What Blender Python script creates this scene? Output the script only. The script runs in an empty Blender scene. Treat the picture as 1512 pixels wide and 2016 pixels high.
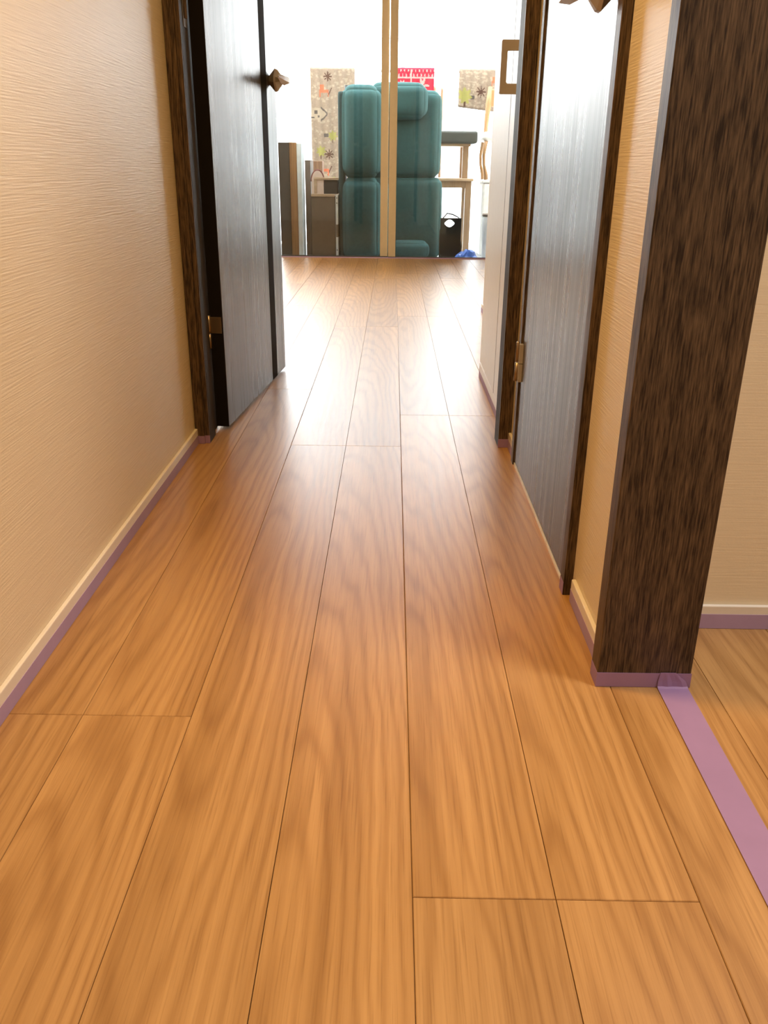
import bpy, bmesh, math, random
from mathutils import Vector, Matrix
random.seed(7)
S = bpy.context.scene
COL = S.collection

# ------------------------------------------------------------------ camera
cam = bpy.data.cameras.new('camera')
cam.sensor_fit = 'HORIZONTAL'; cam.sensor_width = 36.0
cam.lens = 36.0 * 1655.0 / 1512.0
cam.clip_start = 0.02; cam.clip_end = 200
camo = bpy.data.objects.new('camera', cam); COL.objects.link(camo)
camo.matrix_world = Matrix(((0.99989469, -0.0131901, 0.00605169, 0.0),
                            (0.0106161, 0.38050352, -0.92471854, 0.0),
                            (0.00989444, 0.9246854, 0.38060348, 0.70),
                            (0, 0, 0, 1)))
S.camera = camo
# ------------------------------------------------------------------ world: bright white hazy daylight
W = bpy.data.worlds.new('world'); S.world = W; W.use_nodes = True
bg = W.node_tree.nodes['Background']
bg.inputs[0].default_value = (0.94, 0.97, 1.0, 1); bg.inputs[1].default_value = 13.0
# ------------------------------------------------------------------ exposure
S.view_settings.view_transform = 'Standard'; S.view_settings.look = 'None'
S.view_settings.gamma = 1.0; S.view_settings.use_curve_mapping = False
S.view_settings.exposure = 0.0
# lamp strengths (the lamps themselves are built further down)
HALL_W, HALL_C = 14.5, (1.0, 0.59, 0.20)
SIDE_W, SIDE_C = 30.0, (0.95, 0.93, 0.98)
LIV_W, LIV_C = 65.0, (1.0, 0.84, 0.62)

# ------------------------------------------------------------------ materials
MATS = {}
def new_mat(name):
    m = bpy.data.materials.new(name); m.use_nodes = True
    MATS[name] = m
    nt = m.node_tree
    return m, nt, nt.nodes['Principled BSDF']
def N(nt, t, **kw):
    n = nt.nodes.new(t)
    for k, v in kw.items(): setattr(n, k, v)
    return n
def L(nt, a, ao, b, bi): nt.links.new(a.outputs[ao], b.inputs[bi])
def plain(name, col, rough=0.5, metal=0.0, spec=0.5, var=0.06, scale=30.0, bump=0.0, trans=0.0):
    m, nt, p = new_mat(name)
    tc = N(nt, 'ShaderNodeTexCoord')
    ns = N(nt, 'ShaderNodeTexNoise'); ns.inputs['Scale'].default_value = scale; ns.inputs['Detail'].default_value = 4
    L(nt, tc, 'Object', ns, 'Vector')
    r = N(nt, 'ShaderNodeValToRGB')
    r.color_ramp.elements[0].position = 0.3; r.color_ramp.elements[1].position = 0.7
    r.color_ramp.elements[0].color = tuple(c * (1 - var) for c in col) + (1,)
    r.color_ramp.elements[1].color = tuple(min(1, c * (1 + var)) for c in col) + (1,)
    L(nt, ns, 'Fac', r, 'Fac'); L(nt, r, 'Color', p, 'Base Color')
    p.inputs['Roughness'].default_value = rough; p.inputs['Metallic'].default_value = metal
    p.inputs['Specular IOR Level'].default_value = spec
    if bump:
        b = N(nt, 'ShaderNodeBump'); b.inputs['Strength'].default_value = bump; b.inputs['Distance'].default_value = 0.002
        L(nt, ns, 'Fac', b, 'Height'); L(nt, b, 'Normal', p, 'Normal')
    if trans:
        out = nt.nodes['Material Output']
        t = N(nt, 'ShaderNodeBsdfTranslucent'); L(nt, r, 'Color', t, 'Color')
        mx = N(nt, 'ShaderNodeMixShader'); mx.inputs[0].default_value = trans
        L(nt, p, 'BSDF', mx, 1); nt.links.new(t.outputs[0], mx.inputs[2]); nt.links.new(mx.outputs[0], out.inputs[0])
    return m
def wood(name, dark, light, axis, rough=0.4, fine=160.0, along=4.0, coat=0.0, spec=0.5, bump=0.15, mid=0.5, width=0.25, big=1.0, rvar=0.0):
    """straight-grained wood; axis = the index of the axis the grain runs along"""
    m, nt, p = new_mat(name)
    tc = N(nt, 'ShaderNodeTexCoord')
    def stretched(f, a):
        mp = N(nt, 'ShaderNodeMapping')
        sc = [f, f, f]; sc[axis] = a
        mp.inputs['Scale'].default_value = sc
        L(nt, tc, 'Object', mp, 'Vector')
        ns = N(nt, 'ShaderNodeTexNoise'); ns.inputs['Scale'].default_value = 1.0
        ns.inputs['Detail'].default_value = 5; ns.inputs['Roughness'].default_value = 0.6
        L(nt, mp, 'Vector', ns, 'Vector'); return ns
    a = stretched(fine, along); b = stretched(fine * 0.22, along * 0.35)
    mx = N(nt, 'ShaderNodeMath', operation='MULTIPLY_ADD'); L(nt, b, 'Fac', mx, 0); mx.inputs[1].default_value = big; L(nt, a, 'Fac', mx, 2)
    hf = N(nt, 'ShaderNodeMath', operation='MULTIPLY'); L(nt, mx, 0, hf, 0); hf.inputs[1].default_value = 1 / (1 + big)
    r = N(nt, 'ShaderNodeValToRGB')
    r.color_ramp.elements[0].position = mid - width / 2; r.color_ramp.elements[1].position = mid + width / 2
    r.color_ramp.elements[0].color = tuple(dark) + (1,); r.color_ramp.elements[1].color = tuple(light) + (1,)
    L(nt, hf, 0, r, 'Fac'); L(nt, r, 'Color', p, 'Base Color')
    p.inputs['Roughness'].default_value = rough; p.inputs['Specular IOR Level'].default_value = spec
    p.inputs['Coat Weight'].default_value = coat; p.inputs['Coat Roughness'].default_value = rough
    if rvar:
        mr = N(nt, 'ShaderNodeMapRange'); L(nt, hf, 0, mr, 0); mr.inputs[1].default_value = 0.35; mr.inputs[2].default_value = 0.65
        mr.inputs[3].default_value = rough + rvar; mr.inputs[4].default_value = rough - rvar * 0.6; L(nt, mr, 0, p, 'Roughness')
    bm_ = N(nt, 'ShaderNodeBump'); bm_.inputs['Strength'].default_value = bump; bm_.inputs['Distance'].default_value = 0.001
    L(nt, hf, 0, bm_, 'Height'); L(nt, bm_, 'Normal', p, 'Normal')
    return m
def floor_wood():
    m, nt, p = new_mat('oak_floor')
    tc = N(nt, 'ShaderNodeTexCoord'); oi = N(nt, 'ShaderNodeObjectInfo')
    rnd = N(nt, 'ShaderNodeCombineXYZ')
    def mul(src, so, k):
        q = N(nt, 'ShaderNodeMath', operation='MULTIPLY'); L(nt, src, so, q, 0); q.inputs[1].default_value = k; return q
    L(nt, mul(oi, 'Random', 3.7), 0, rnd, 'X'); L(nt, mul(oi, 'Random', 41.0), 0, rnd, 'Y'); L(nt, mul(oi, 'Random', 13.0), 0, rnd, 'Z')
    ad = N(nt, 'ShaderNodeVectorMath', operation='ADD'); L(nt, tc, 'Object', ad, 0); L(nt, rnd, 0, ad, 1)
    def mapped(src, so, sc):
        mp = N(nt, 'ShaderNodeMapping'); mp.inputs['Scale'].default_value = sc; L(nt, src, so, mp, 'Vector'); return mp
    def noise(sc, det=4, ro=0.55):
        ns = N(nt, 'ShaderNodeTexNoise'); ns.inputs['Scale'].default_value = 1; ns.inputs['Detail'].default_value = det
        ns.inputs['Roughness'].default_value = ro; L(nt, mapped(ad, 0, sc), 0, ns, 'Vector'); return ns
    pores = noise((420, 9, 1), 3, 0.6)        # short dark pores
    streak = noise((95, 1.1, 1), 5, 0.6)     # streaks running with the board
    broad = noise((13, 0.45, 1), 2, 0.5)      # wide tone bands
    # cathedral figure: long ellipses about a slowly wandering axis
    rx = N(nt, 'ShaderNodeCombineXYZ')
    L(nt, mul(oi, 'Random', 0.05), 0, rx, 'X')
    sgn = N(nt, 'ShaderNodeMath', operation='MULTIPLY_ADD'); L(nt, oi, 'Random', sgn, 0); sgn.inputs[1].default_value = 2.2; sgn.inputs[2].default_value = -1.0
    L(nt, sgn, 0, rx, 'Y')
    c2 = N(nt, 'ShaderNodeVectorMath', operation='ADD'); L(nt, tc, 'Object', c2, 0); L(nt, rx, 0, c2, 1)
    wob = noise((9, 1.6, 1), 3, 0.5)
    wv = N(nt, 'ShaderNodeVectorMath', operation='SCALE'); L(nt, wob, 'Color', wv, 0); wv.inputs['Scale'].default_value = 0.055
    mp = mapped(c2, 0, (1, 0.075, 0))
    c3 = N(nt, 'ShaderNodeVectorMath', operation='ADD'); L(nt, mp, 0, c3, 0); L(nt, wv, 0, c3, 1)
    ln = N(nt, 'ShaderNodeVectorMath', operation='LENGTH'); L(nt, c3, 0, ln, 0)
    ph = mul(ln, 'Value', 430.0)
    sn = N(nt, 'ShaderNodeMath', operation='SINE'); L(nt, ph, 0, sn, 0)
    sh = N(nt, 'ShaderNodeMapRange'); L(nt, sn, 0, sh, 0); sh.inputs[1].default_value = -1; sh.inputs[2].default_value = 1
    pw = N(nt, 'ShaderNodeMath', operation='POWER'); L(nt, sh, 0, pw, 0); pw.inputs[1].default_value = 2.2
    def ramp(src, so, p0, p1, c0, c1):
        r = N(nt, 'ShaderNodeValToRGB'); e = r.color_ramp.elements
        e[0].position = p0; e[1].position = p1; e[0].color = c0 + (1,); e[1].color = c1 + (1,)
        L(nt, src, so, r, 'Fac'); return r
    base = ramp(broad, 'Fac', 0.32, 0.68, FLOOR_A, FLOOR_B)
    st = ramp(streak, 'Fac', 0.34, 0.66, (0.86, 0.82, 0.77), (1.06, 1.06, 1.06))
    po = ramp(pores, 'Fac', 0.30, 0.48, (0.80, 0.76, 0.70), (1, 1, 1))
    fg = ramp(pw, 0, 0.0, 1.0, (1, 1, 1), (0.82, 0.77, 0.70))
    rd = N(nt, 'ShaderNodeMapRange'); L(nt, oi, 'Random', rd, 0); rd.inputs[3].default_value = 0.93; rd.inputs[4].default_value = 1.05
    cur = (base, 'Color')
    for q in (st, po, fg):
        mx = N(nt, 'ShaderNodeMix', data_type='RGBA', blend_type='MULTIPLY'); mx.inputs[0].default_value = 1.0
        nt.links.new(cur[0].outputs[cur[1]], mx.inputs[6]); nt.links.new(q.outputs['Color'], mx.inputs[7]); cur = (mx, 2)
    mx = N(nt, 'ShaderNodeVectorMath', operation='SCALE'); nt.links.new(cur[0].outputs[cur[1]], mx.inputs[0]); nt.links.new(rd.outputs[0], mx.inputs['Scale'])
    L(nt, mx, 0, p, 'Base Color')
    rr = N(nt, 'ShaderNodeMapRange'); L(nt, streak, 'Fac', rr, 0); rr.inputs[3].default_value = 0.30; rr.inputs[4].default_value = 0.38
    p.inputs['Coat Weight'].default_value = 0.15; p.inputs['Coat Roughness'].default_value = 0.42; p.inputs['Coat IOR'].default_value = 1.5
    L(nt, rr, 0, p, 'Roughness'); p.inputs['Specular IOR Level'].default_value = 0.5
    hs = N(nt, 'ShaderNodeMath', operation='ADD'); L(nt, mul(pw, 0, -0.5), 0, hs, 0); L(nt, pores, 'Fac', hs, 1)
    b = N(nt, 'ShaderNodeBump'); b.inputs['Strength'].default_value = 0.10; b.inputs['Distance'].default_value = 0.0006
    L(nt, hs, 0, b, 'Height'); L(nt, b, 'Normal', p, 'Normal')
    return m
def wallpaper(name, col, along, emboss=0.5):
    """cream vinyl wallpaper embossed with short horizontal lines; along = the axis the wall runs along"""
    m, nt, p = new_mat(name)
    tc = N(nt, 'ShaderNodeTexCoord')
    def ns(f, fz, det):
        mp = N(nt, 'ShaderNodeMapping'); sc = [1, 1, fz]; sc[along] = f; sc[1 - along] = 0.0; mp.inputs['Scale'].default_value = sc
        L(nt, tc, 'Object', mp, 'Vector')
        q = N(nt, 'ShaderNodeTexNoise'); q.inputs['Scale'].default_value = 1; q.inputs['Detail'].default_value = det
        L(nt, mp, 'Vector', q, 'Vector'); return q
    a = ns(11, 380, 1); b = ns(260, 520, 1)
    ad = N(nt, 'ShaderNodeMath', operation='MULTIPLY_ADD'); L(nt, b, 'Fac', ad, 0); ad.inputs[1].default_value = 0.25; L(nt, a, 'Fac', ad, 2)
    bp = N(nt, 'ShaderNodeBump'); bp.inputs['Strength'].default_value = emboss; bp.inputs['Distance'].default_value = 0.0012
    L(nt, ad, 0, bp, 'Height'); L(nt, bp, 'Normal', p, 'Normal')
    r = N(nt, 'ShaderNodeValToRGB'); e = r.color_ramp.elements; e[0].position = 0.35; e[1].position = 0.6
    e[0].color = tuple(c * 0.96 for c in col) + (1,); e[1].color = tuple(col) + (1,)
    L(nt, a, 'Fac', r, 'Fac'); L(nt, r, 'Color', p, 'Base Color')
    p.inputs['Roughness'].default_value = 0.42; p.inputs['Specular IOR Level'].default_value = 0.45
    return m
def glass(name):
    m = bpy.data.materials.new(name); m.use_nodes = True; MATS[name] = m
    nt = m.node_tree; nt.nodes.clear()
    out = N(nt, 'ShaderNodeOutputMaterial'); t = N(nt, 'ShaderNodeBsdfTransparent'); g = N(nt, 'ShaderNodeBsdfGlossy')
    t.inputs[0].default_value = (0.97, 0.985, 0.98, 1); g.inputs['Roughness'].default_value = 0.02
    fr = N(nt, 'ShaderNodeFresnel'); fr.inputs[0].default_value = 1.45
    mx = N(nt, 'ShaderNodeMixShader'); nt.links.new(fr.outputs[0], mx.inputs[0]); nt.links.new(t.outputs[0], mx.inputs[1])
    nt.links.new(g.outputs[0], mx.inputs[2]); nt.links.new(mx.outputs[0], out.inputs[0]); return m
def emit(name, col, st):
    m = bpy.data.materials.new(name); m.use_nodes = True; MATS[name] = m
    nt = m.node_tree; nt.nodes.clear()
    out = N(nt, 'ShaderNodeOutputMaterial'); e = N(nt, 'ShaderNodeEmission'); e.inputs[0].default_value = tuple(col) + (1,); e.inputs[1].default_value = st
    nt.links.new(e.outputs[0], out.inputs[0]); return m

FLOOR_A = (0.42, 0.228, 0.075); FLOOR_B = (0.55, 0.32, 0.12)
floor_wood()
wallpaper('wallpaper_y', (0.80, 0.685, 0.48), 1)
wallpaper('wallpaper_x', (0.80, 0.685, 0.48), 0, 0.2)
plain('ceiling_white', (0.80, 0.78, 0.74), 0.8)
plain('cream_paint', (0.80, 0.745, 0.64), 0.35, var=0.02)
plain('cream_dark', (0.30, 0.25, 0.19), 0.6)
wood('dark_wood', (0.016, 0.0085, 0.005), (0.150, 0.096, 0.052), 2, rough=0.45, fine=430, along=24, big=0.45, spec=0.35, mid=0.51, width=0.22)
wood('door_wood', (0.032, 0.026, 0.021), (0.115, 0.094, 0.075), 2, rough=0.28, fine=120, along=1.2, spec=0.24, bump=0.018, rvar=0.05)
plain('black_edge', (0.012, 0.010, 0.010), 0.8, spec=0.1)
wood('jamb_wood', (0.014, 0.0085, 0.006), (0.04, 0.025, 0.016), 2, rough=0.55, fine=190, along=6, spec=0.12)
plain('tape', (0.33, 0.205, 0.38), 0.6, var=0.04, scale=18, bump=0.05)
plain('tape_on_cream', (0.42, 0.30, 0.47), 0.6, var=0.04, scale=18, bump=0.05)
plain('bronze', (0.52, 0.48, 0.44), 0.42, metal=0.3, var=0.04)
plain('nickel', (0.42, 0.34, 0.25), 0.34, metal=0.9, var=0.04)
plain('sash_metal', (0.56, 0.45, 0.28), 0.5, var=0.03)
plain('track_metal', (0.09, 0.075, 0.07), 0.5, metal=0.3)
plain('white_threshold', (0.90, 0.89, 0.87), 0.4)
plain('subfloor', (0.05, 0.03, 0.015), 0.9)
plain('concrete', (0.40, 0.41, 0.42), 0.9, var=0.1)
plain('outer_white', (0.80, 0.80, 0.79), 0.8)
plain('teal_fabric', (0.046, 0.108, 0.110), 0.95, spec=0.15, var=0.12, scale=60, bump=0.25)
plain('teal_base', (0.035, 0.06, 0.06), 0.9, spec=0.2, var=0.1, scale=60)
plain('dark_plastic', (0.03, 0.03, 0.03), 0.5)
plain('grey_laminate', (0.05, 0.042, 0.034), 0.7, spec=0.2)
wood('oak_edge', (0.20, 0.10, 0.035), (0.34, 0.18, 0.07), 2, rough=0.5, fine=120)
plain('pale_panel', (0.66, 0.72, 0.72), 0.6)
plain('taupe_panel', (0.24, 0.185, 0.145), 0.7)
wood('pale_wood', (0.42, 0.29, 0.18), (0.60, 0.44, 0.29), 0, rough=0.5, fine=90)
wood('beech', (0.30, 0.19, 0.11), (0.42, 0.28, 0.17), 2, rough=0.5, fine=90)
plain('pink_white', (0.75, 0.60, 0.52), 0.6)
plain('dark_red', (0.17, 0.035, 0.03), 0.6)
plain('brown_board', (0.18, 0.13, 0.088), 0.7, spec=0.25)
wood('brown_stripe', (0.14, 0.07, 0.04), (0.30, 0.17, 0.10), 2, rough=0.6, fine=60)
plain('dark_box', (0.035, 0.028, 0.024), 0.7)
plain('white_board', (0.72, 0.72, 0.69), 0.5)
plain('grey_foam', (0.085, 0.09, 0.082), 0.95, var=0.08, bump=0.2)
plain('white_pad', (0.88, 0.88, 0.87), 0.8)
plain('tan_wood', (0.36, 0.20, 0.09), 0.5)
plain('black_bag', (0.008, 0.010, 0.009), 0.7, spec=0.2, var=0.15, bump=0.3)
plain('blue_sheet', (0.02, 0.09, 0.36), 0.4, var=0.15, bump=0.3)
plain('frosted_panel', (0.9, 0.92, 0.93), 0.5, trans=0.85, var=0.01)
plain('white_metal', (0.85, 0.85, 0.84), 0.5, var=0.01)
plain('rug_ground', (0.34, 0.265, 0.21), 0.95, trans=0.3, var=0.12, scale=90)
plain('rug_pale', (0.44, 0.36, 0.28), 0.95, trans=0.3)
plain('rug_brown', (0.10, 0.05, 0.035), 0.95, trans=0.2)
plain('rug_green', (0.36, 0.34, 0.11), 0.95, trans=0.3)
plain('rug_red', (0.55, 0.17, 0.09), 0.95, trans=0.3)
plain('rug_grey', (0.10, 0.085, 0.08), 0.95, trans=0.2)
plain('cloth_red', (0.80, 0.045, 0.09), 0.95, trans=0.5)
plain('cloth_pink', (0.85, 0.52, 0.50), 0.95, trans=0.5)
plain('shadow_groove', (0.20, 0.165, 0.12), 0.8)
glass('window_glass')

# ------------------------------------------------------------------ mesh helpers
def bm_box(bm, x0, x1, y0, y1, z0, z1, mi=0, bev=0.0):
    r = bmesh.ops.create_cube(bm, size=1.0)
    vs = r['verts']
    for v in vs:
        v.co = Vector((x0 if v.co.x < 0 else x1, y0 if v.co.y < 0 else y1, z0 if v.co.z < 0 else z1))
    fs = set(f for v in vs for f in v.link_faces)
    for f in fs: f.material_index = mi
    if bev:
        es = set(e for v in vs for e in v.link_edges)
        bmesh.ops.bevel(bm, geom=list(es), offset=bev, segments=2, affect='EDGES', profile=0.5)
def bm_prism(bm, pts, axis, a0, a1):
    """polygon pts (2D) extruded along axis from a0 to a1"""
    def mk(p, a):
        if axis == 0: return Vector((a, p[0], p[1]))
        if axis == 1: return Vector((p[0], a, p[1]))
        return Vector((p[0], p[1], a))
    v0 = [bm.verts.new(mk(p, a0)) for p in pts]; v1 = [bm.verts.new(mk(p, a1)) for p in pts]
    n = len(pts)
    bm.faces.new(v0); bm.faces.new(v1[::-1])
    for i in range(n): bm.faces.new((v0[i], v0[(i + 1) % n], v1[(i + 1) % n], v1[i]))
    bmesh.ops.recalc_face_normals(bm, faces=bm.faces[:])
def bm_tube(bm, pts, rads, seg=10):
    pts = [Vector(p) for p in pts]
    if not isinstance(rads, (list, tuple)): rads = [rads] * len(pts)
    rings = []
    up = None
    for i, p in enumerate(pts):
        t = (pts[min(i + 1, len(pts) - 1)] - pts[max(i - 1, 0)]).normalized()
        if up is None: up = Vector((0, 0, 1)) if abs(t.z) < 0.9 else Vector((1, 0, 0))
        a = t.cross(up).normalized(); b = a.cross(t).normalized(); up = b
        rings.append([bm.verts.new(p + (a * math.cos(2 * math.pi * k / seg) + b * math.sin(2 * math.pi * k / seg)) * rads[i]) for k in range(seg)])
    for r0, r1 in zip(rings, rings[1:]):
        for k in range(seg): bm.faces.new((r0[k], r0[(k + 1) % seg], r1[(k + 1) % seg], r1[k]))
    bm.faces.new(rings[0][::-1]); bm.faces.new(rings[-1])
    bmesh.ops.recalc_face_normals(bm, faces=bm.faces[:])
def bm_cushion(bm, x0, x1, y0, y1, z0, z1, r, puff=0.0, n=20):
    """a rounded, slightly puffed block"""
    c = Vector(((x0 + x1) / 2, (y0 + y1) / 2, (z0 + z1) / 2)); h = Vector(((x1 - x0) / 2, (y1 - y0) / 2, (z1 - z0) / 2))
    rr = min(r, h.x, h.y, h.z)
    res = bmesh.ops.create_grid(bm, x_segments=1, y_segments=1, size=1); bmesh.ops.delete(bm, geom=res['verts'], context='VERTS')
    vs = {}
    def vert(i, j, k):
        key = (i, j, k)
        if key not in vs:
            u = Vector((2 * i / n - 1, 2 * j / n - 1, 2 * k / n - 1))
            p = Vector([math.sin(a * math.pi / 2) * b for a, b in zip(u, h)])
            q = Vector([max(-b + rr, min(b - rr, a)) for a, b in zip(p, h)])
            d = p - q
            if d.length > 1e-6: p = q + d.normalized() * rr
            w = [math.cos(a * math.pi / 2) for a in u]
            for ax in range(3):
                o = [t for t in range(3) if t != ax]
                if abs(u[ax]) > 0.999 and min(w[o[0]], w[o[1]]) > 1e-4: p[ax] += math.copysign(puff * w[o[0]] ** 0.8 * w[o[1]] ** 0.8, u[ax])
            vs[key] = bm.verts.new(c + p)
        return vs[key]
    for a in range(n):
        for b in range(n):
            for s in (0, n):
                for f in ((lambda i, j: (s, i, j)), (lambda i, j: (i, s, j)), (lambda i, j: (i, j, s))):
                    try: bm.faces.new([vert(*f(*q)) for q in ((a, b), (a + 1, b), (a + 1, b + 1), (a, b + 1))])
                    except ValueError: pass
    bmesh.ops.recalc_face_normals(bm, faces=bm.faces[:])
def link(name, bm, mats, parent=None, smooth=False, loc=None):
    me = bpy.data.meshes.new(name); bm.to_mesh(me); bm.free()
    for m in (mats if isinstance(mats, (list, tuple)) else [mats]): me.materials.append(MATS[m])
    if smooth:
        for p in me.polygons: p.use_smooth = True
    o = bpy.data.objects.new(name, me); COL.objects.link(o)
    if parent: o.parent = parent
    if loc: o.location = loc
    return o
def box(name, b, mat, parent=None, bev=0.0):
    bm = bmesh.new(); bm_box(bm, *b, bev=bev); return link(name, bm, mat, parent)
def boxes(name, bs, mat, parent=None, bev=0.0):
    bm = bmesh.new()
    for b in bs: bm_box(bm, *b, bev=bev)
    return link(name, bm, mat, parent)
def struct(o, label=None):
    o['kind'] = 'structure'
    if label: o['label'] = label
    return o
def tag(o, label, cat, group=None):
    o['label'] = label; o['category'] = cat
    if group: o['group'] = group
    return o
def empty(name, loc=(0, 0, 0)):
    o = bpy.data.objects.new(name, None); COL.objects.link(o); o.location = loc; o.empty_display_size = 0.05
    return o
def at(o, loc, rz=0.0):
    o.location = loc; o.rotation_euler = (0, 0, rz); return o

# ------------------------------------------------------------------ metric layout (metres; x right, y down the hall, z up)
XL, XR = -0.525, 0.325          # wallpaper faces of the hall walls
YP = 1.042                      # front of the dark post at the side opening
YF = 2.19                       # hall face of the partition with the living room door
YB = 2.32                       # living room face of that partition
YW = 7.17                       # inner face of the window wall
XLL, XLR = -2.4, 2.5            # living room side walls
YBK = -1.35                     # wall behind the camera
XS = 1.95                       # far side of the side room
H = 2.40

# ------------------------------------------------------------------ structure
fl = struct(box('floor', (XLL - .1, XLR + .1, YBK - .1, YW + .02, -0.10, -0.013), 'subfloor'), 'pale oak board floor')
PL = 0.1485; X0 = 0.0295; LEN = 1.825
offs = {0: 0.654, -1: 0.343, -2: 0.956, 1: 0.39, -3: 0.05, 2: 0.95, 3: 0.35, 4: 1.4, -4: 0.6, -5: 1.2, -6: 0.3, 5: 0.7, 6: 0.2, 7: 1.1, 8: 0.5, -7: 0.8, -8: 0.15}
plank_cache = {}
def plank_mesh(w, l, side):
    k = (round(w, 4), round(l, 3), side)
    if k in plank_cache: return plank_cache[k]
    # side +1 / -1: which long edge meets its twin strip in a finer groove
    bm = bmesh.new(); c = 0.0009; g = 0.0003; hw, hl = w / 2 - g, l / 2 - g
    cx = {-1: 0.0003 if side < 0 else c, 1: 0.0003 if side > 0 else c}
    lo = [bm.verts.new((sx * hw, sy * hl, -0.012)) for sx, sy in ((-1, -1), (1, -1), (1, 1), (-1, 1))]
    md = [bm.verts.new((sx * hw, sy * hl, -c)) for sx, sy in ((-1, -1), (1, -1), (1, 1), (-1, 1))]
    tp = [bm.verts.new((sx * (hw - cx[sx]), sy * (hl - c), 0)) for sx, sy in ((-1, -1), (1, -1), (1, 1), (-1, 1))]
    bm.faces.new(lo[::-1]); bm.faces.new(tp)
    for a, b in ((lo, md), (md, tp)):
        for i in range(4): bm.faces.new((a[i], a[(i + 1) % 4], b[(i + 1) % 4], b[i]))
    me = bpy.data.meshes.new('floor_board'); bm.to_mesh(me); bm.free(); me.materials.append(MATS['oak_floor'])
    plank_cache[k] = me; return me
for k in range(-17, 17):
    xa, xb = X0 + k * PL, X0 + (k + 1) * PL
    xa, xb = max(xa, XLL), min(xb, XLR)
    if xb - xa < 0.02: continue
    if xb < XL - 0.02: spans = [(YB - .05, YW)]
    elif xa < XL - 0.02: spans = [(YBK, YW)]
    elif xa < 0.40: spans = [(YBK, YW)]
    elif xa < XS: spans = [(YBK, 1.225), (YB - .05, YW)]
    else: spans = [(YB - .05, YW)]
    m = math.floor(k / 2)
    o0 = offs.get(m, 0.55)
    n = -3
    while o0 + n * LEN < YW:
        ya, yb = o0 + n * LEN, o0 + (n + 1) * LEN
        n += 1
        for s0, s1 in spans:
            a, b = max(ya, s0), min(yb, s1)
            if b - a < 0.03: continue
            o = bpy.data.objects.new('floor_board', plank_mesh(xb - xa, b - a, 1 if k % 2 == 0 else -1)); COL.objects.link(o)
            o.parent = fl; o.location = ((xa + xb) / 2, (a + b) / 2, 0)

struct(box('ceiling', (XLL - .1, XLR + .1, YBK - .1, YW + .1, H, H + .1), 'ceiling_white'))
struct(box('wall_left', (XL - .10, XL, YBK, YF, 0, H), 'wallpaper_y'), 'cream embossed wallpaper wall left of the hall')
struct(boxes('wall_right', [(XR, .441, 1.075, 1.335, 0, H), (XR, .441, 1.335, 2.05, 2.03, H), (XR, .441, 2.05, YF, 0, H), (XR, .441, YBK, -.42, 0, H)], 'wallpaper_y'),
       'cream embossed wallpaper wall right of the hall')
struct(boxes('wall_partition', [(XLL, XL, YF, YB, 0, H), (XL, XR, YF, YB, 2.06, H), (XR, XLR, YF, YB, 0, H)], 'wallpaper_x'))
struct(box('wall_side_room', (.441, XS + .1, 1.222, 1.32, 0, H), 'wallpaper_x'), 'pale wallpaper wall in the side room behind the dark post')
struct(box('wall_side_right', (XS, XS + .1, YBK, 1.222, 0, H), 'wallpaper_y'))
struct(box('wall_back', (XL - .1, XS + .1, YBK - .1, YBK, 0, H), 'wallpaper_x'))
struct(boxes('wall_closet', [(.441, XLR, 2.0, YF, 0, H)], 'wallpaper_y'))
struct(box('wall_living_left', (XLL - .1, XLL, YB, YW, 0, H), 'wallpaper_y'))
struct(box('wall_living_right', (XLR, XLR + .1, YB, YW, 0, H), 'wallpaper_y'))
struct(boxes('wall_nook', [(.475, .60, 2.995, 4.47, 0, H)], 'wallpaper_y'), 'short pale wall past the cream cupboard')
struct(boxes('wall_window', [(XLL, -1.42, YW, YW + .1, -.1, H), (1.36, XLR, YW, YW + .1, -.1, H), (-1.42, 1.36, YW, YW + .1, 2.16, H)], 'wallpaper_x'))
# baseboards
def baseboard(name, b, face):
    """b = x0,x1,y0,y1 footprint; top inner edge slightly rounded"""
    bm = bmesh.new(); bm_box(bm, b[0], b[1], b[2], b[3], 0.0, 0.042, bev=0.0015)
    return struct(link(name, bm, 'cream_paint'))
baseboard('baseboard_left', (XL, XL + .0075, YBK, YF - .018, ), 0)
baseboard('baseboard_right', (XR - .0075, XR, 1.078, 1.305), 0)
baseboard('baseboard_stub', (XR - .0075, XR, 2.072, YF - .018), 0)
baseboard('baseboard_side', (.441, XS, 1.2145, 1.222), 1)
baseboard('baseboard_nook', (.4675, .475, 2.995, 4.4775), 0)

# dark post at the end of the right wall
bm = bmesh.new(); bm_box(bm, .305, .441, YP, 1.078, 0, H, bev=.0015)
struct(link('trim_1', bm, 'dark_wood'), 'dark walnut post ending the right hall wall')

# living room door frame: two jambs and a head
def jamb(name, s, xw, xi, label):
    """s=+1 left jamb (opens towards +x); xw wall side, xi inner face"""
    lo, hi = min(xw, xi), max(xw, xi)
    o = struct(box(name, (lo, hi, YF - .012, YF + .06, 0, 2.05), 'jamb_wood', bev=.001), label)
    rb = .011 * s
    box('rebate', (min(xw, xi - rb), max(xw, xi - rb), YF + .06, YB + .012, 0, 2.05), 'jamb_wood', o)
    return o
jl = jamb('trim_2', 1, XL - .005, -.487, 'dark wooden door frame on the left of the hall')
box('casing', (-.5235, -.500, YF - .022, YF - .012, 0, 2.09), 'dark_wood', jl, bev=.0012)
box('casing_step', (-.500, -.4875, YF - .016, YF - .012, 0, 2.075), 'dark_wood', jl, bev=.0008)
bm = bmesh.new(); bm_box(bm, -.487, -.4855, YF + .012, YF + .048, .992, 1.36, bev=.0006)
sp = link('slot_plate', bm, 'track_metal', jl); sp['label'] = 'long narrow grey slot plate'
bm = bmesh.new(); bm_tube(bm, [(-.4853, YF + .030, 1.010), (-.4853, YF + .030, 1.345)], .0055, 8)
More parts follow.
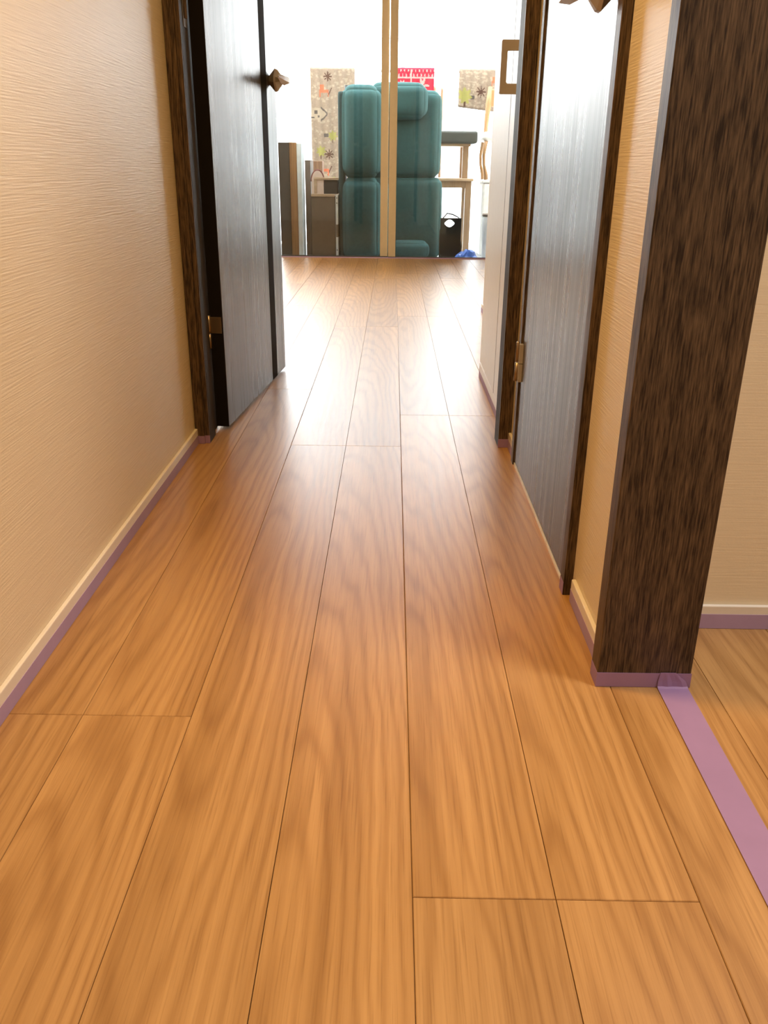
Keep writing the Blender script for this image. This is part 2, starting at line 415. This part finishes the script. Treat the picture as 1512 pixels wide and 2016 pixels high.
link('slot', bm, 'dark_wood', sp)
jr = jamb('trim_3', -1, XR + .005, .291, 'dark wooden door frame on the right of the hall')
box('casing', (.291, .3235, YF - .022, YF - .012, 0, 2.09), 'dark_wood', jr, bev=.0012)
struct(box('trim_4', (-.53, .33, YF - .02, YB + .012, 2.05, 2.095), 'dark_wood'), 'dark head of the living room door frame')

# ------------------------------------------------------------------ doors
def lever(parent, side):
    """faceted lever handle in local coords: +x away from the door face, lever along local y*side"""
    bm = bmesh.new()
    prof = [(0, .013), (.004, .017), (.019, .033), (.025, .031), (.042, .0105), (.056, .011), (.064, .007)]
    rings = []
    for d, r in prof:
        rings.append([bm.verts.new((d, a * r, b * r)) for a, b in ((-1, -.25), (-.25, -1), (.25, -1), (1, -.25), (1, .25), (.25, 1), (-.25, 1), (-1, .25))])
    for a, b in zip(rings, rings[1:]):
        for k in range(8): bm.faces.new((a[k], a[(k + 1) % 8], b[(k + 1) % 8], b[k]))
    bm.faces.new(rings[0][::-1]); bm.faces.new(rings[-1])
    bmesh.ops.recalc_face_normals(bm, faces=bm.faces[:])
    hd = link('lever_handle', bm, 'bronze', parent)
    bm = bmesh.new()
    st = [(-.012, .044, .062, .014), (.02, .046, .066, .014), (.075, .050, .064, .012), (.13, .054, .058, .002)]
    rings = []
    for yy, d0, d1, hz in st:
        rings.append([bm.verts.new((dx, yy * side, z)) for dx, z in ((d0, -hz), (d1, -hz * .5), (d1, hz * .5), (d0, hz))])
    for a, b in zip(rings, rings[1:]):
        for k in range(4): bm.faces.new((a[k], a[(k + 1) % 4], b[(k + 1) % 4], b[k]))
    bm.faces.new(rings[0][::-1]); bm.faces.new(rings[-1])
    bmesh.ops.recalc_face_normals(bm, faces=bm.faces[:])
    link('lever', bm, 'bronze', hd)
    return hd
# door_1: living room door, standing open; local frame at the hinge edge, face towards +x, leaf along +y
d1 = empty('door_1'); struct(d1, 'dark grained door standing open into the living room'); at(d1, (-.458, 2.302, 0), -math.radians(5.0))
LW = .778
box('leaf', (-.036, 0, 0, LW, .010, 2.035), 'door_wood', d1, bev=.0008)
box('hinge_edge', (-.0362, -.0006, -.0016, 0, .010, 2.035), 'black_edge', d1)
box('inlay_strip', (-.002, .0006, .567, .640, .010, 2.035), 'black_edge', d1)
for z in (.295, 1.72):
    hg = empty('hinge'); hg.parent = d1; hg.location = (0, 0, z)
    box('hinge_leaf', (-.033, -.004, -.0032, -.0016, -.022, .022), 'nickel', hg, bev=.0005)
    bm = bmesh.new(); bm_tube(bm, [(-.037, -.006, -.062), (-.037, -.006, -.024)], .0042, 10); bm_tube(bm, [(-.037, -.006, -.022), (-.037, -.006, .026)], .0046, 10)
    link('hinge_barrel', bm, 'nickel', hg, True)
hd = lever(d1, -1); hd.location = (.0002, .690, .948)
hd = lever(d1, -1); hd.scale = (-1, 1, 1); hd.location = (-.0362, .690, .948)
# door_2: closed door in the right wall; face towards -x
d2 = empty('door_2'); struct(d2, 'dark grained closed door in the right hall wall'); at(d2, (.3165, 1.355, 0))
box('leaf', (0, .034, .001, .672, .010, 2.0), 'door_wood', d2, bev=.0008)
box('threshold', (-.001, .03, -.001, .674, 0, .006), 'white_threshold', d2)
box('casing', (-.0075, .034, -.030, 0, 0, 2.03), 'dark_wood', d2, bev=.001)
box('casing', (-.0045, .034, .674, .704, 0, 2.03), 'dark_wood', d2, bev=.001)
box('casing', (-.0045, .034, -.030, .704, 2.003, 2.04), 'dark_wood', d2)
for z in (.262, 1.70):
    hg = empty('hinge'); hg.parent = d2; hg.location = (-.006, .674, z)
    bm = bmesh.new()
    bm_tube(bm, [(-.004, .006, -.046), (-.004, .006, -.001)], .0050, 10); bm_tube(bm, [(-.004, .006, .001), (-.004, .006, .047), (-.004, .006, .050)], [.0050, .0050, .003], 10)
    link('hinge_barrel', bm, 'nickel', hg, True)
    boxes('hinge_leaf', [(-.002, .006, -.016, .004, -.045, -.001), (-.002, .006, -.016, .004, .001, .046)], 'bronze', hg)
hd = lever(d2, 1); hd.rotation_euler = (0, 0, 0); hd.scale = (-1, 1, 1); hd.location = (-.0005, .058, .943)

# ------------------------------------------------------------------ cream cupboard just inside the living room
cb = empty('cupboard', (.316, YB + .014, 0))
tag(cb, 'cream built-in cupboard with bar handle just inside the living room', 'cupboard')
box('body', (.012, .125, 0, .662, 0, H - .001), 'cream_paint', cb)
box('plinth', (.0015, .012, 0, .664, 0, .052), 'cream_paint', cb, bev=.002)
dr = box('cupboard_door', (0, .011, .006, .478, .056, H - .03), 'cream_paint', cb, bev=.001)
box('groove', (-.0004, .001, .203, .2075, .056, H - .03), 'shadow_groove', dr)
box('side_panel', (.003, .012, .483, .664, .056, H - .001), 'cream_paint', cb, bev=.001)
bm = bmesh.new()
bm_prism(bm, [(0, .876), (0, .900), (-.026, .900), (-.029, .903), (-.029, .973), (-.026, .976), (0, .976), (0, 1.0), (-.042, 1.0), (-.045, .997), (-.045, .879), (-.042, .876)], 1, .096, .112)
pu = link('pull_handle', bm, 'bronze', dr)

# ------------------------------------------------------------------ window
wn = empty('window_1', (0, YW, 0)); struct(wn, 'full height sliding glass doors to the balcony')
box('frame_head', (-1.42, 1.36, .0, .1, 2.10, 2.16), 'sash_metal', wn)
box('frame_side', (-1.42, -1.38, .0, .1, 0, 2.10), 'sash_metal', wn)
box('frame_side', (1.32, 1.36, .0, .1, 0, 2.10), 'sash_metal', wn)
box('track', (-1.38, 1.32, .0, .1, -.05, .006), 'track_metal', wn)
def sash(xa, xb, y, stA, stB):
    s = box('sash_rail', (xa, xb, y, y + .022, 2.05, 2.10), 'sash_metal', wn)
    box('sash_bottom', (xa, xb, y, y + .022, .002, .012), 'track_metal', s)
    box('sash_stile', (xa, xa + stA, y, y + .022, .006, 2.05), 'sash_metal', s, bev=.002)
    box('sash_stile', (xb - stB, xb, y, y + .022, .006, 2.05), 'sash_metal', s, bev=.002)
    box('pane', (xa + stA, xb - stB, y + .009, y + .013, .012, 2.05), 'window_glass', s)
sash(-1.38, -.043, .048, .05, .060)
sash(-.037, 1.32, .018, .060, .05)

# ------------------------------------------------------------------ balcony
YBA = YW + .1; YBE = 8.95
struct(box('floor_balcony', (-3.2, 3.2, YBA, YBE + .1, -.15, -.05), 'concrete'))
struct(box('wall_facade', (-3.2, 3.2, YBA - .1, YBA, H + .001, 6.5), 'outer_white'))
rl = empty('balcony_railing', (0, YBE - .08, -.05)); tag(rl, 'white balcony railing with thin bars and frosted panels', 'railing')
for x in (-3.1, -2.05, -1.0, 1.05, 2.1, 3.1): box('post', (x - .02, x + .02, -.02, .02, 0, 1.90), 'white_metal', rl)
for i, z in enumerate((1.43, 1.57, 1.70, 1.84)): box('rail', (-3.1, 3.1, -.004, .004, z, z + .008), 'white_metal', rl)
box('top_rail', (-3.1, 3.1, -.026, .026, 1.17, 1.20), 'white_metal', rl)
for a, b in ((-3.1, -2.05), (-2.05, -1.0), (-1.0, 1.05), (1.05, 2.1), (2.1, 3.1)):
    box('frosted_panel', (a + .02, b - .02, -.003, .003, .04, 1.17), 'frosted_panel', rl)
for x0_ in (-2.15, 2.05): struct(box('wall_light_block', (x0_, x0_ + .1, YBA + .01, YBE - .14, -.05, 2.55), 'outer_white'))  # unseen side walls, added to cut the side light on the balcony
lp = empty('laundry_pole', (0, 8.44, 1.485)); tag(lp, 'slim pale laundry pole spanning the balcony behind the hanging rugs', 'laundry pole')
bm = bmesh.new(); bm_tube(bm, [(-2.035, 0, 0), (2.035, 0, 0)], .012, 12); link('pole', bm, 'white_metal', lp, True)
for x in (-2.048, 2.036):
    box('wall_bracket', (x, x + .012, -.04, .04, -.06, .06), 'white_metal', lp, bev=.003)

# hanging textiles: front and back fall over the pole, the printed figures are flat colour on the weave
def hanging(name, xa, xb, ztop, zbot, zback, y, nx, nz, paint, mats, label, cat, slope=0.0):
    bm = bmesh.new()
    rows = []
    zt = ztop
    def col(i):
        return xa + (xb - xa) * i / nx
    prof = []
    for j in range(nz + 1): prof.append((y - .018 - .010 * math.sin(j / nz * 3), zbot + (zt - zbot) * j / nz))
    top = [(y - .012, zt + .012), (y, zt + .017), (y + .012, zt + .012)]
    back = [(y + .018, zt + (zback - zt) * j / 6) for j in range(7)]
    alls = prof + top + back
    for yy, zz in alls:
        rows.append([bm.verts.new((col(i), yy + .006 * math.sin(i * .5 + zz * 4), zz + slope * (1 - (zz - zbot) / (zt - zbot)) * (i / nx) if zz < zt else zz)) for i in range(nx + 1)])
    for j in range(len(alls) - 1):
        for i in range(nx):
            f = bm.faces.new((rows[j][i], rows[j][i + 1], rows[j + 1][i + 1], rows[j + 1][i]))
            f.material_index = paint((i + .5) / nx, (j + .5) / nz) if j < nz else 0
    o = link(name, bm, mats, None, True)
    sd = o.modifiers.new('thickness', 'SOLIDIFY'); sd.thickness = .004
    return tag(o, label, cat)
RUGM = ['rug_ground', 'rug_pale', 'rug_brown', 'rug_green', 'rug_red', 'rug_grey']
def rug_paint(wid, hgt, motifs, seed):
    rn = random.Random(seed)
    specks = [(rn.random() * wid, rn.random() * hgt, rn.uniform(.006, .016), rn.uniform(.004, .007)) for _ in range(150)]
    def f(u, v):
        x, z = u * wid, v * hgt
        for kind, cx, cz, s in motifs:
            dx, dz = x - cx, z - cz; r = math.hypot(dx, dz)
            if r > s * 2.2: continue
            if kind == 'star':
                a = math.atan2(dz, dx)
                if r < s * (.55 + .45 * math.cos(a * 8)) or r < s * .35: return 2
            elif kind == 'tree':
                if r < s * (.85 + .2 * math.cos(math.atan2(dz, dx) * 7 + 1)): return 3
                if abs(dx) < s * .12 and -s * 1.4 < dz < 0: return 2
            elif kind == 'deer':
                if abs(dz) < s * .22 and abs(dx) < s * .8: return 4
                if abs(dx + s * .35) < s * .3 and -s * .1 < dz < s * .95: return 4
                if abs(abs(dx) - s * .7) < s * .1 and -s * .9 < dz < 0: return 4
                if abs(dx - s * 1.0 - dz * .5) < s * .1 and -s * .8 < dz < s * .6: return 2
            elif kind == 'house':
                # a house lying on its side, roof pointing to +x
                if -s < dx < s * .5 and abs(dz) < s * .75:
                    if abs(dx + s * .25) < s * .2 and abs(dz - s * .25) < s * .2: return 5
                    if abs(dx - s * .15) < s * .16 and abs(dz + s * .3) < s * .16: return 5
                    if abs(dx + s * .75) < s * .22 and abs(dz + s * .45) < s * .1: return 5
                    return 1
                t = dx - s * .5
                if 0 <= t < s * .95 and abs(dz) < s * 1.0:
                    e = s * .75 - abs(dz) - t * .85 + s * .1
                    if abs(e) < s * .14: return 5
                    if e > 0: return 1
            elif kind == 'block':
                if abs(dx) < s * .6 and abs(dz) < s * .5: return 5
        ln = math.sin(z * 70 + 2.2 * math.sin(x * 14)) > .75 and math.sin(x * 150 + z * 40) > 0
        if ln: return 1
        for sx, sz, a, b in specks:
            if abs(x - sx) < a and abs(z - sz) < b: return 1
        return 0
    return f
m1 = [('star', .155, 1.075, .042), ('deer', .12, .955, .055), ('house', .06, .77, .062), ('block', .135, .595, .034), ('tree', .195, .59, .042),
      ('tree', .085, .46, .045), ('star', .160, .435, .045), ('deer', .11, .30, .055), ('tree', .205, .20, .045), ('star', .07, .1, .03), ('block', .31, .93, .03), ('star', .33, .66, .03), ('tree', .32, .40, .04)]
hanging('patterned_rug', -.755, -.36, 1.495, .36, .75, 8.44, 66, 190, rug_paint(.395, 1.135, m1, 3), RUGM, 'pale brown play rug printed with houses and trees, hanging behind the teal sofa', 'rug')
m2 = [('tree', .055, .085, .065), ('block', .125, .075, .03), ('star', .20, .125, .045), ('star', .33, .05, .03), ('deer', .32, .2, .04)]
hanging('patterned_rug', .575, 1.05, 1.495, 1.21, 1.2, 8.44, 80, 50, rug_paint(.475, .285, m2, 5), RUGM, 'folded printed rug hanging at the right beside the cream cupboard', 'rug', -.05)
def red_paint(u, v):
    x, z = u * .34, v * .42
    if abs((z - .352)) < .007 or abs(x - .135) < .007: return 1
    if z > .36: return 1 if math.sin(x * 190) * math.sin(z * 80) > .55 else 0
    for cx, cz, s in ((.055, .285, .05), (.235, .29, .062), (.05, .15, .05), (.24, .15, .06)):
        dx, dz = x - cx, z - cz
        a = math.atan2(dz, abs(dx))
        if math.hypot(dx, dz) < s * (.55 + .45 * math.cos(a * 5)) : return 1
    return 0
hanging('red_cloth', .012, .352, 1.497, 1.08, 1.2, 8.44, 56, 64, red_paint, ['cloth_red', 'cloth_pink'], 'red and pink leaf-patterned cloth hanging behind the teal sofa', 'cloth')

# teal sofa stood on its end
so = empty('sofa', (0, 7.5, -.05)); tag(so, 'teal fabric sofa stood upright on its end behind the glass', 'sofa')
def cush(name, b, r, puff, parent=so, mat='teal_fabric', n=20):
    bm = bmesh.new(); bm_cushion(bm, *b, r, puff, n); return link(name, bm, mat, parent, True)
cush('base_frame', (-.455, -.405, -.02, .42, .0, 1.30), .02, 0, so, 'teal_base')
cush('seat_cushion', (-.42, -.118, -.06, .30, .0, .652), .075, .022)
cush('seat_cushion', (-.425, -.115, -.06, .30, .664, 1.335), .085, .022)
cush('seat_layer', (-.33, -.045, .04, .36, .0, .655), .07, .012)
cush('seat_layer', (-.33, -.06, .04, .36, .662, 1.31), .08, .012)
cush('back_cushion', (-.20, .412, .20, .42, .0, .657), .055, .012)
cush('back_cushion', (-.20, .388, .20, .42, .659, 1.325), .07, .012)
cush('armrest', (-.20, .262, .08, .26, 1.115, 1.372), .075, .012)
cush('armrest', (-.03, .312, .08, .26, .0, .148), .06, .008)
bm = bmesh.new(); bm_tube(bm, [(-.395, .2, 1.29), (-.395, .2, 1.36)], .016, 10); link('leg', bm, 'dark_plastic', so, True)

# furniture left of the sofa
c = empty('flat_cabinet', (-.93, 7.34, -.05)); tag(c, 'dark grey cabinet with brown edge and pale side standing far left', 'cabinet')
box('front_panel', (0, .088, 0, .30, 0, .918), 'grey_laminate', c, bev=.003)
box('wood_edge', (.088, .146, .01, .30, 0, .918), 'oak_edge', c, bev=.002)
box('side_panel', (.146, .184, .012, .24, 0, .912), 'pale_panel', c, bev=.004)
b2 = box('tall_board', (-.014, .032, -.02, .28, 0, .79), 'taupe_panel', None, bev=.003); at(b2, (-.728, 7.60, -.05)); tag(b2, 'taupe board standing on edge beside the pale-sided cabinet', 'board')
sb = box('striped_box', (-.05, .05, -.05, .12, 0, .785), 'brown_stripe', None, bev=.003); at(sb, (-.678, 8.05, -.05)); tag(sb, 'tall brown striped box behind the rounded toy shelf', 'box')
sh = empty('toy_shelf', (-.688, 7.5, -.05)); tag(sh, 'small wooden shelf with rounded pink-white side and brown front', 'shelf')
pts = [(-.0, .5), (.10, .5)] + [(.05 + .055 * math.cos(t), .62 + .085 * math.sin(t)) for t in [math.pi * k / 10 for k in range(11)]]
bm = bmesh.new(); bm_prism(bm, [(0.008, .515), (.108, .515)] + [(.058 + .05 * math.cos(t), .625 + .085 * math.sin(t)) for t in [math.pi * k / 12 for k in range(13)]], 1, -.002, .016)
rp = link('rounded_side', bm, 'pink_white', sh)
bm = bmesh.new(); bm_tube(bm, [(.058 + .053 * math.cos(t), .008, .625 + .088 * math.sin(t)) for t in [math.pi * k / 12 for k in range(13)]], .008, 6)
link('edge_band', bm, 'dark_red', rp, True)
box('top_rail', (.028, .232, -.012, .012, .638, .658), 'pale_wood', sh, bev=.003)
box('post', (.028, .052, -.008, .012, .53, .64), 'pale_wood', sh, bev=.002)
box('inner_box', (.052, .222, .002, .2, .53, .638), 'dark_box', sh)
box('lower_rail', (.002, .2, -.016, .012, .508, .53), 'pale_wood', sh, bev=.003)
box('front_panel', (.002, .2, -.006, .2, 0, .508), 'brown_board', sh, bev=.002)
wb = empty('white_board', (-.474, 7.47, -.05)); tag(wb, 'narrow white furniture panel with screw holes beside the sofa', 'panel')
box('panel', (-.006, .014, -.014, .2, 0, .52), 'white_board', wb, bev=.001)
box('brown_block', (-.004, .0145, -.017, .1, .19, .29), 'brown_board', wb)
for z in (.03, .085, .46, .50):
    bm = bmesh.new(); bm_tube(bm, [(.004, -.0165, z), (.004, -.013, z)], .005, 8); link('screw_hole', bm, 'dark_plastic', wb)

# furniture right of the sofa: a low table on a desk, a folded mat on top
def table(name, loc, xa, xb, ya, yb, zt, th, apron, legw, label):
    t = empty(name, loc); tag(t, label, 'table')
    bm = bmesh.new(); bm_box(bm, xa - .015, xb + .015, ya - .015, yb + .015, zt - th, zt, bev=.006); link('tabletop', bm, 'pale_wood', t)
    if apron:
        boxes('apron', [(xa + .004, xb - .004, ya + .004, ya + .018, zt - th - apron, zt - th), (xa + .004, xb - .004, yb - .018, yb - .004, zt - th - apron, zt - th),
                        (xb - .018, xb - .004, ya + .018, yb - .018, zt - th - apron, zt - th)], 'beech', t)
    for sx in (0, 1):
        for sy in (0, 1):
            x0 = xb - legw if sx else xa; y0 = yb - legw if sy else ya
            box('leg', (x0, x0 + legw, y0, y0 + legw, 0, zt - th), 'beech', t, bev=.003)
    return t
table('desk', (0, 7.62, -.05), .0, .690, .37, .80, .656, .024, .055, .055, 'pale wooden desk standing right of the sofa with a low table on it') .location.y = 7.60
table('low_table', (0, 7.60, .6065), .0, .655, .40, .76, .280, .022, 0, .052, 'low wooden table standing on top of the desk')
gm = cush('folded_mat', (.02, .725, -.23, .23, 0, .10), .022, 0, None, 'grey_foam'); at(gm, (0, 8.18, .887)); tag(gm, 'grey foam mat lying on the low table', 'mat')
rk = empty('wooden_rack', (.398, 8.54, -.05)); tag(rk, 'slim wooden rack with two posts showing above the sofa back', 'rack')
for x, zt_ in ((-.033, 1.425), (.034, 1.415)):
    bm = bmesh.new(); bm_tube(bm, [(x, 0, 0), (x, 0, zt_ - .02), (x, 0, zt_)], [.013, .013, .008], 10); link('post', bm, 'beech', rk, True)
for z in (.25, .7, 1.15):
    bm = bmesh.new(); bm_tube(bm, [(-.033, 0, z), (.034, 0, z)], .008, 8); link('rung', bm, 'beech', rk, True)
bx = empty('storage_box', (.785, 7.95, -.05)); tag(bx, 'white storage box under the wooden chair', 'box')
bm = bmesh.new(); bm_box(bm, 0, .5, 0, .42, 0, .62, bev=.02); link('body', bm, 'white_pad', bx)
bm = bmesh.new(); bm_box(bm, -.004, .504, -.004, .424, .62, .645, bev=.01); link('lid', bm, 'white_pad', bx)
ch = empty('dining_chair', (.992, 8.14, .5965)); tag(ch, 'tan wooden chair with white seat pad standing on the white box', 'chair')
cush('seat_pad', (-.22, .20, -.17, .17, .31, .385), .03, .004, ch, 'white_pad')
for sx in (-1, 1):
    for sy in (-1, 1):
        bm = bmesh.new(); bm_tube(bm, [(sx * .175, sy * .15, .0), (sx * .18, sy * .15, .05), (sx * .20, sy * .15, .12), (sx * .205, sy * .15, .2), (sx * .19, sy * .15, .31)], [.020, .018, .013, .014, .017], 10)
        link('leg', bm, 'tan_wood', ch, True)
    bm = bmesh.new(); bm_tube(bm, [(sx * .17, .15, .38), (sx * .165, .16, .50), (sx * .155, .17, .62), (sx * .145, .18, .76)], [.018, .022, .026, .018], 10)
    link('back_post', bm, 'tan_wood', ch, True)
bm = bmesh.new(); bm_box(bm, -.15, .15, .165, .185, .60, .74, bev=.008); link('backrest', bm, 'tan_wood', ch)
bn = empty('waste_bin', (.855, 7.62, -.05)); tag(bn, 'white round bin with grey rim behind the cupboard edge', 'bin')
bm = bmesh.new(); bm_tube(bm, [(0, 0, 0), (0, 0, .34), (0, 0, .375)], [.078, .092, .085], 24); link('body', bm, 'white_pad', bn, True)
bm = bmesh.new(); bm_tube(bm, [(0, 0, .366), (0, 0, .383)], [.094, .09], 24); link('rim', bm, 'taupe_panel', bn, True)

# black bag with a punched grip
bg_ = empty('tote_bag', (.49, 7.50, -.05)); tag(bg_, 'black bag with cut-out grip standing between sofa and desk', 'bag')
bm = bmesh.new()
def quad_ring(pts_out, hole, y0, y1):
    n = len(pts_out)
    ring = {}
    for tagk, pts in (('o', pts_out), ('h', hole)):
        for y in (y0, y1): ring[(tagk, y)] = [bm.verts.new((p[0], y, p[1])) for p in pts]
    for i in range(n):
        j = (i + 1) % n
        bm.faces.new((ring[('o', y0)][i], ring[('o', y0)][j], ring[('h', y0)][j], ring[('h', y0)][i]))
        bm.faces.new((ring[('o', y1)][j], ring[('o', y1)][i], ring[('h', y1)][i], ring[('h', y1)][j]))
        bm.faces.new((ring[('o', y0)][j], ring[('o', y0)][i], ring[('o', y1)][i], ring[('o', y1)][j]))
        bm.faces.new((ring[('h', y0)][i], ring[('h', y0)][j], ring[('h', y1)][j], ring[('h', y1)][i]))
nn = 24
def outl(a):
    c, s = math.cos(a), math.sin(a); k = 1 / max(abs(c), abs(s)); return (c * k * .088, s * k * .175 + .175)
out_ = [outl(2 * math.pi * i / nn + math.pi / 4) for i in range(nn)]
hole = [(.042 * math.cos(2 * math.pi * i / nn + math.pi / 4) - .012, (.022 + .008 * math.cos(2 * (2 * math.pi * i / nn + math.pi / 4) + math.pi)) * math.sin(2 * math.pi * i / nn + math.pi / 4) + .307) for i in range(nn)]
quad_ring(out_, hole, -.006, .006)
bmesh.ops.recalc_face_normals(bm, faces=bm.faces[:])
link('grip_panel', bm, 'black_bag', bg_)
cush('body', (-.088, .088, .006, .11, 0, .262), .02, .004, bg_, 'black_bag')
bm = bmesh.new(); bm_tube(bm, [(-.075, .05, .24), (-.07, .05, .34), (-.03, .05, .385), (.02, .05, .375), (.07, .05, .35), (.078, .05, .24)], .006, 8)
link('strap', bm, 'black_bag', bg_, True)
bm = bmesh.new(); bm_tube(bm, [(.086, -.005, .17), (.094, -.012, .12), (.088, -.012, .08), (.095, -.012, .05)], .005, 8); link('tassel', bm, 'black_bag', bg_, True)
# crumpled blue sheet
bm = bmesh.new(); rn = random.Random(11); g = []
for i in range(13):
    row = []
    for j in range(9):
        u, v = i / 12, j / 8
        z = .012 + .085 * max(0, math.sin(math.pi * u)) ** .8 * (0.35 + .65 * u) * math.sin(math.pi * min(1, v * 1.1)) + rn.uniform(0, .016)
        row.append(bm.verts.new((-.11 + .22 * u + rn.uniform(-.008, .008), -.06 + .14 * v, z * 1.35)))
    g.append(row)
for i in range(12):
    for j in range(8): bm.faces.new((g[i][j], g[i + 1][j], g[i + 1][j + 1], g[i][j + 1]))
bs = link('blue_sheet', bm, 'blue_sheet'); at(bs, (.61, 7.37, -.05)); tag(bs, 'crumpled blue plastic sheet lying just outside the glass', 'plastic sheet')
sd = bs.modifiers.new('thickness', 'SOLIDIFY'); sd.thickness = .002

# ------------------------------------------------------------------ mauve masking tape
def tape(b, label, mat='tape_on_cream'):
    o = box('masking_tape', b, mat); return tag(o, label, 'masking tape', 'mauve masking tape strips')
T = .0006
tape((XL + .0075, XL + .0075 + T, YBK + .01, YF - .024, .0006, .024), 'mauve masking tape along the left hall baseboard')
tape((XR - .0075 - T, XR - .0075, 1.0785, 1.3045, .0006, .024), 'mauve masking tape on the baseboard between dark post and right door')
bm = bmesh.new(); bm_box(bm, .305 - T, .4418, YP - T, YP, .0006, .024); bm_box(bm, .305 - T, .305, YP, 1.077, .0006, .024)
tag(link('masking_tape', bm, 'tape'), 'mauve masking tape wrapped round the foot of the dark post', 'masking tape', 'mauve masking tape strips')
# floor strip with its end lapped up the post
bm = bmesh.new()
prof = [(-1.0, .0012), (YP - .006, .0012), (YP - .0022, .003), (YP - .0016, .012), (YP - .0014, .026)]
rows = []
for k, (y, z) in enumerate(prof):
    x0 = .394 + (.002 if k == 4 else 0); x1 = .438 - (.020 if k == 4 else (.004 if k == 3 else 0))
    rows.append([bm.verts.new((x0 + (x1 - x0) * i / 6, y + (.0006 * math.sin(i * 2.3) if k in (2, 3) else 0), z)) for i in range(7)])
for a, b in zip(rows, rows[1:]):
    for i in range(6): bm.faces.new((a[i], a[i + 1], b[i + 1], b[i]))
o = link('masking_tape', bm, 'tape'); sd = o.modifiers.new('thickness', 'SOLIDIFY'); sd.thickness = .0006; sd.offset = 1.0
tag(o, 'wide mauve masking tape running over the floor from the dark post', 'masking tape', 'mauve masking tape strips')
tape((.4425, XS - .01, 1.2145 - T, 1.2145, .0006, .027), 'mauve masking tape on the side room baseboard behind the post')
bm = bmesh.new(); bm_box(bm, -.5245, -.4995, YF - .022 - T, YF - .022, .0006, .022); bm_box(bm, -.4995, -.4865, YF - .016 - T, YF - .016, .0006, .022)
bm_box(bm, -.4995 - T, -.4995, YF - .022, YF - .016, .0006, .022)
tag(link('masking_tape', bm, 'tape'), 'mauve masking tape round the foot of the left door frame', 'masking tape', 'mauve masking tape strips')
tape((.291 - T, .3235, YF - .022 - T, YF - .022, .0006, .024), 'mauve masking tape on the foot of the right door frame', 'tape')
tape((XR - .0075 - T, XR - .0075, 2.073, YF - .0235, .0006, .024), 'short mauve masking tape between right door and door frame')
tape((.309 - T, .309, 1.326, 1.3545, .0006, .024), 'small mauve tape piece at the foot of the near right door casing', 'tape')
tape((.3175 - T, .3175, YB + .015, YB + .675, .0006, .024), 'mauve masking tape along the cream cupboard plinth')
tape((.4675 - T, .4675, 2.998, 4.477, .0006, .024), 'mauve masking tape on the baseboard past the cupboard')
tape((-1.38, 1.32, YW - .001 - T, YW - .001, -.001, .0085), 'thin mauve masking tape line along the balcony door sill')

# ------------------------------------------------------------------ lamps (ceiling lights above the picture)
def ceiling_lamp(name, loc, rad, w, colr, label, spread=180):
    t = empty(name, loc); tag(t, label, 'ceiling lamp')
    bm = bmesh.new(); bm_tube(bm, [(0, 0, -.018), (0, 0, 0)], [rad + .012, rad + .02], 32); link('housing', bm, 'white_metal', t, True)
    ld = bpy.data.lights.new(name + '_light', 'AREA'); ld.shape = 'DISK'; ld.size = rad * 2; ld.energy = w; ld.color = colr; ld.spread = math.radians(spread)
    lo = bpy.data.objects.new('lamp_light', ld); COL.objects.link(lo); lo.parent = t; lo.location = (0, 0, -.022)
    return t
ceiling_lamp('ceiling_lamp', (-.08, 1.14, H), .06, HALL_W, HALL_C, 'small warm round ceiling lamp over the hall', 125)
ceiling_lamp('ceiling_lamp', (1.10, .62, H), .22, SIDE_W, SIDE_C, 'large neutral round ceiling lamp in the side room')
ceiling_lamp('ceiling_lamp', (-1.5, 5.4, H), .28, LIV_W, LIV_C, 'large warm round fill lamp added on the living room ceiling')  # unseen lamp added to brighten the living room floor and cupboard
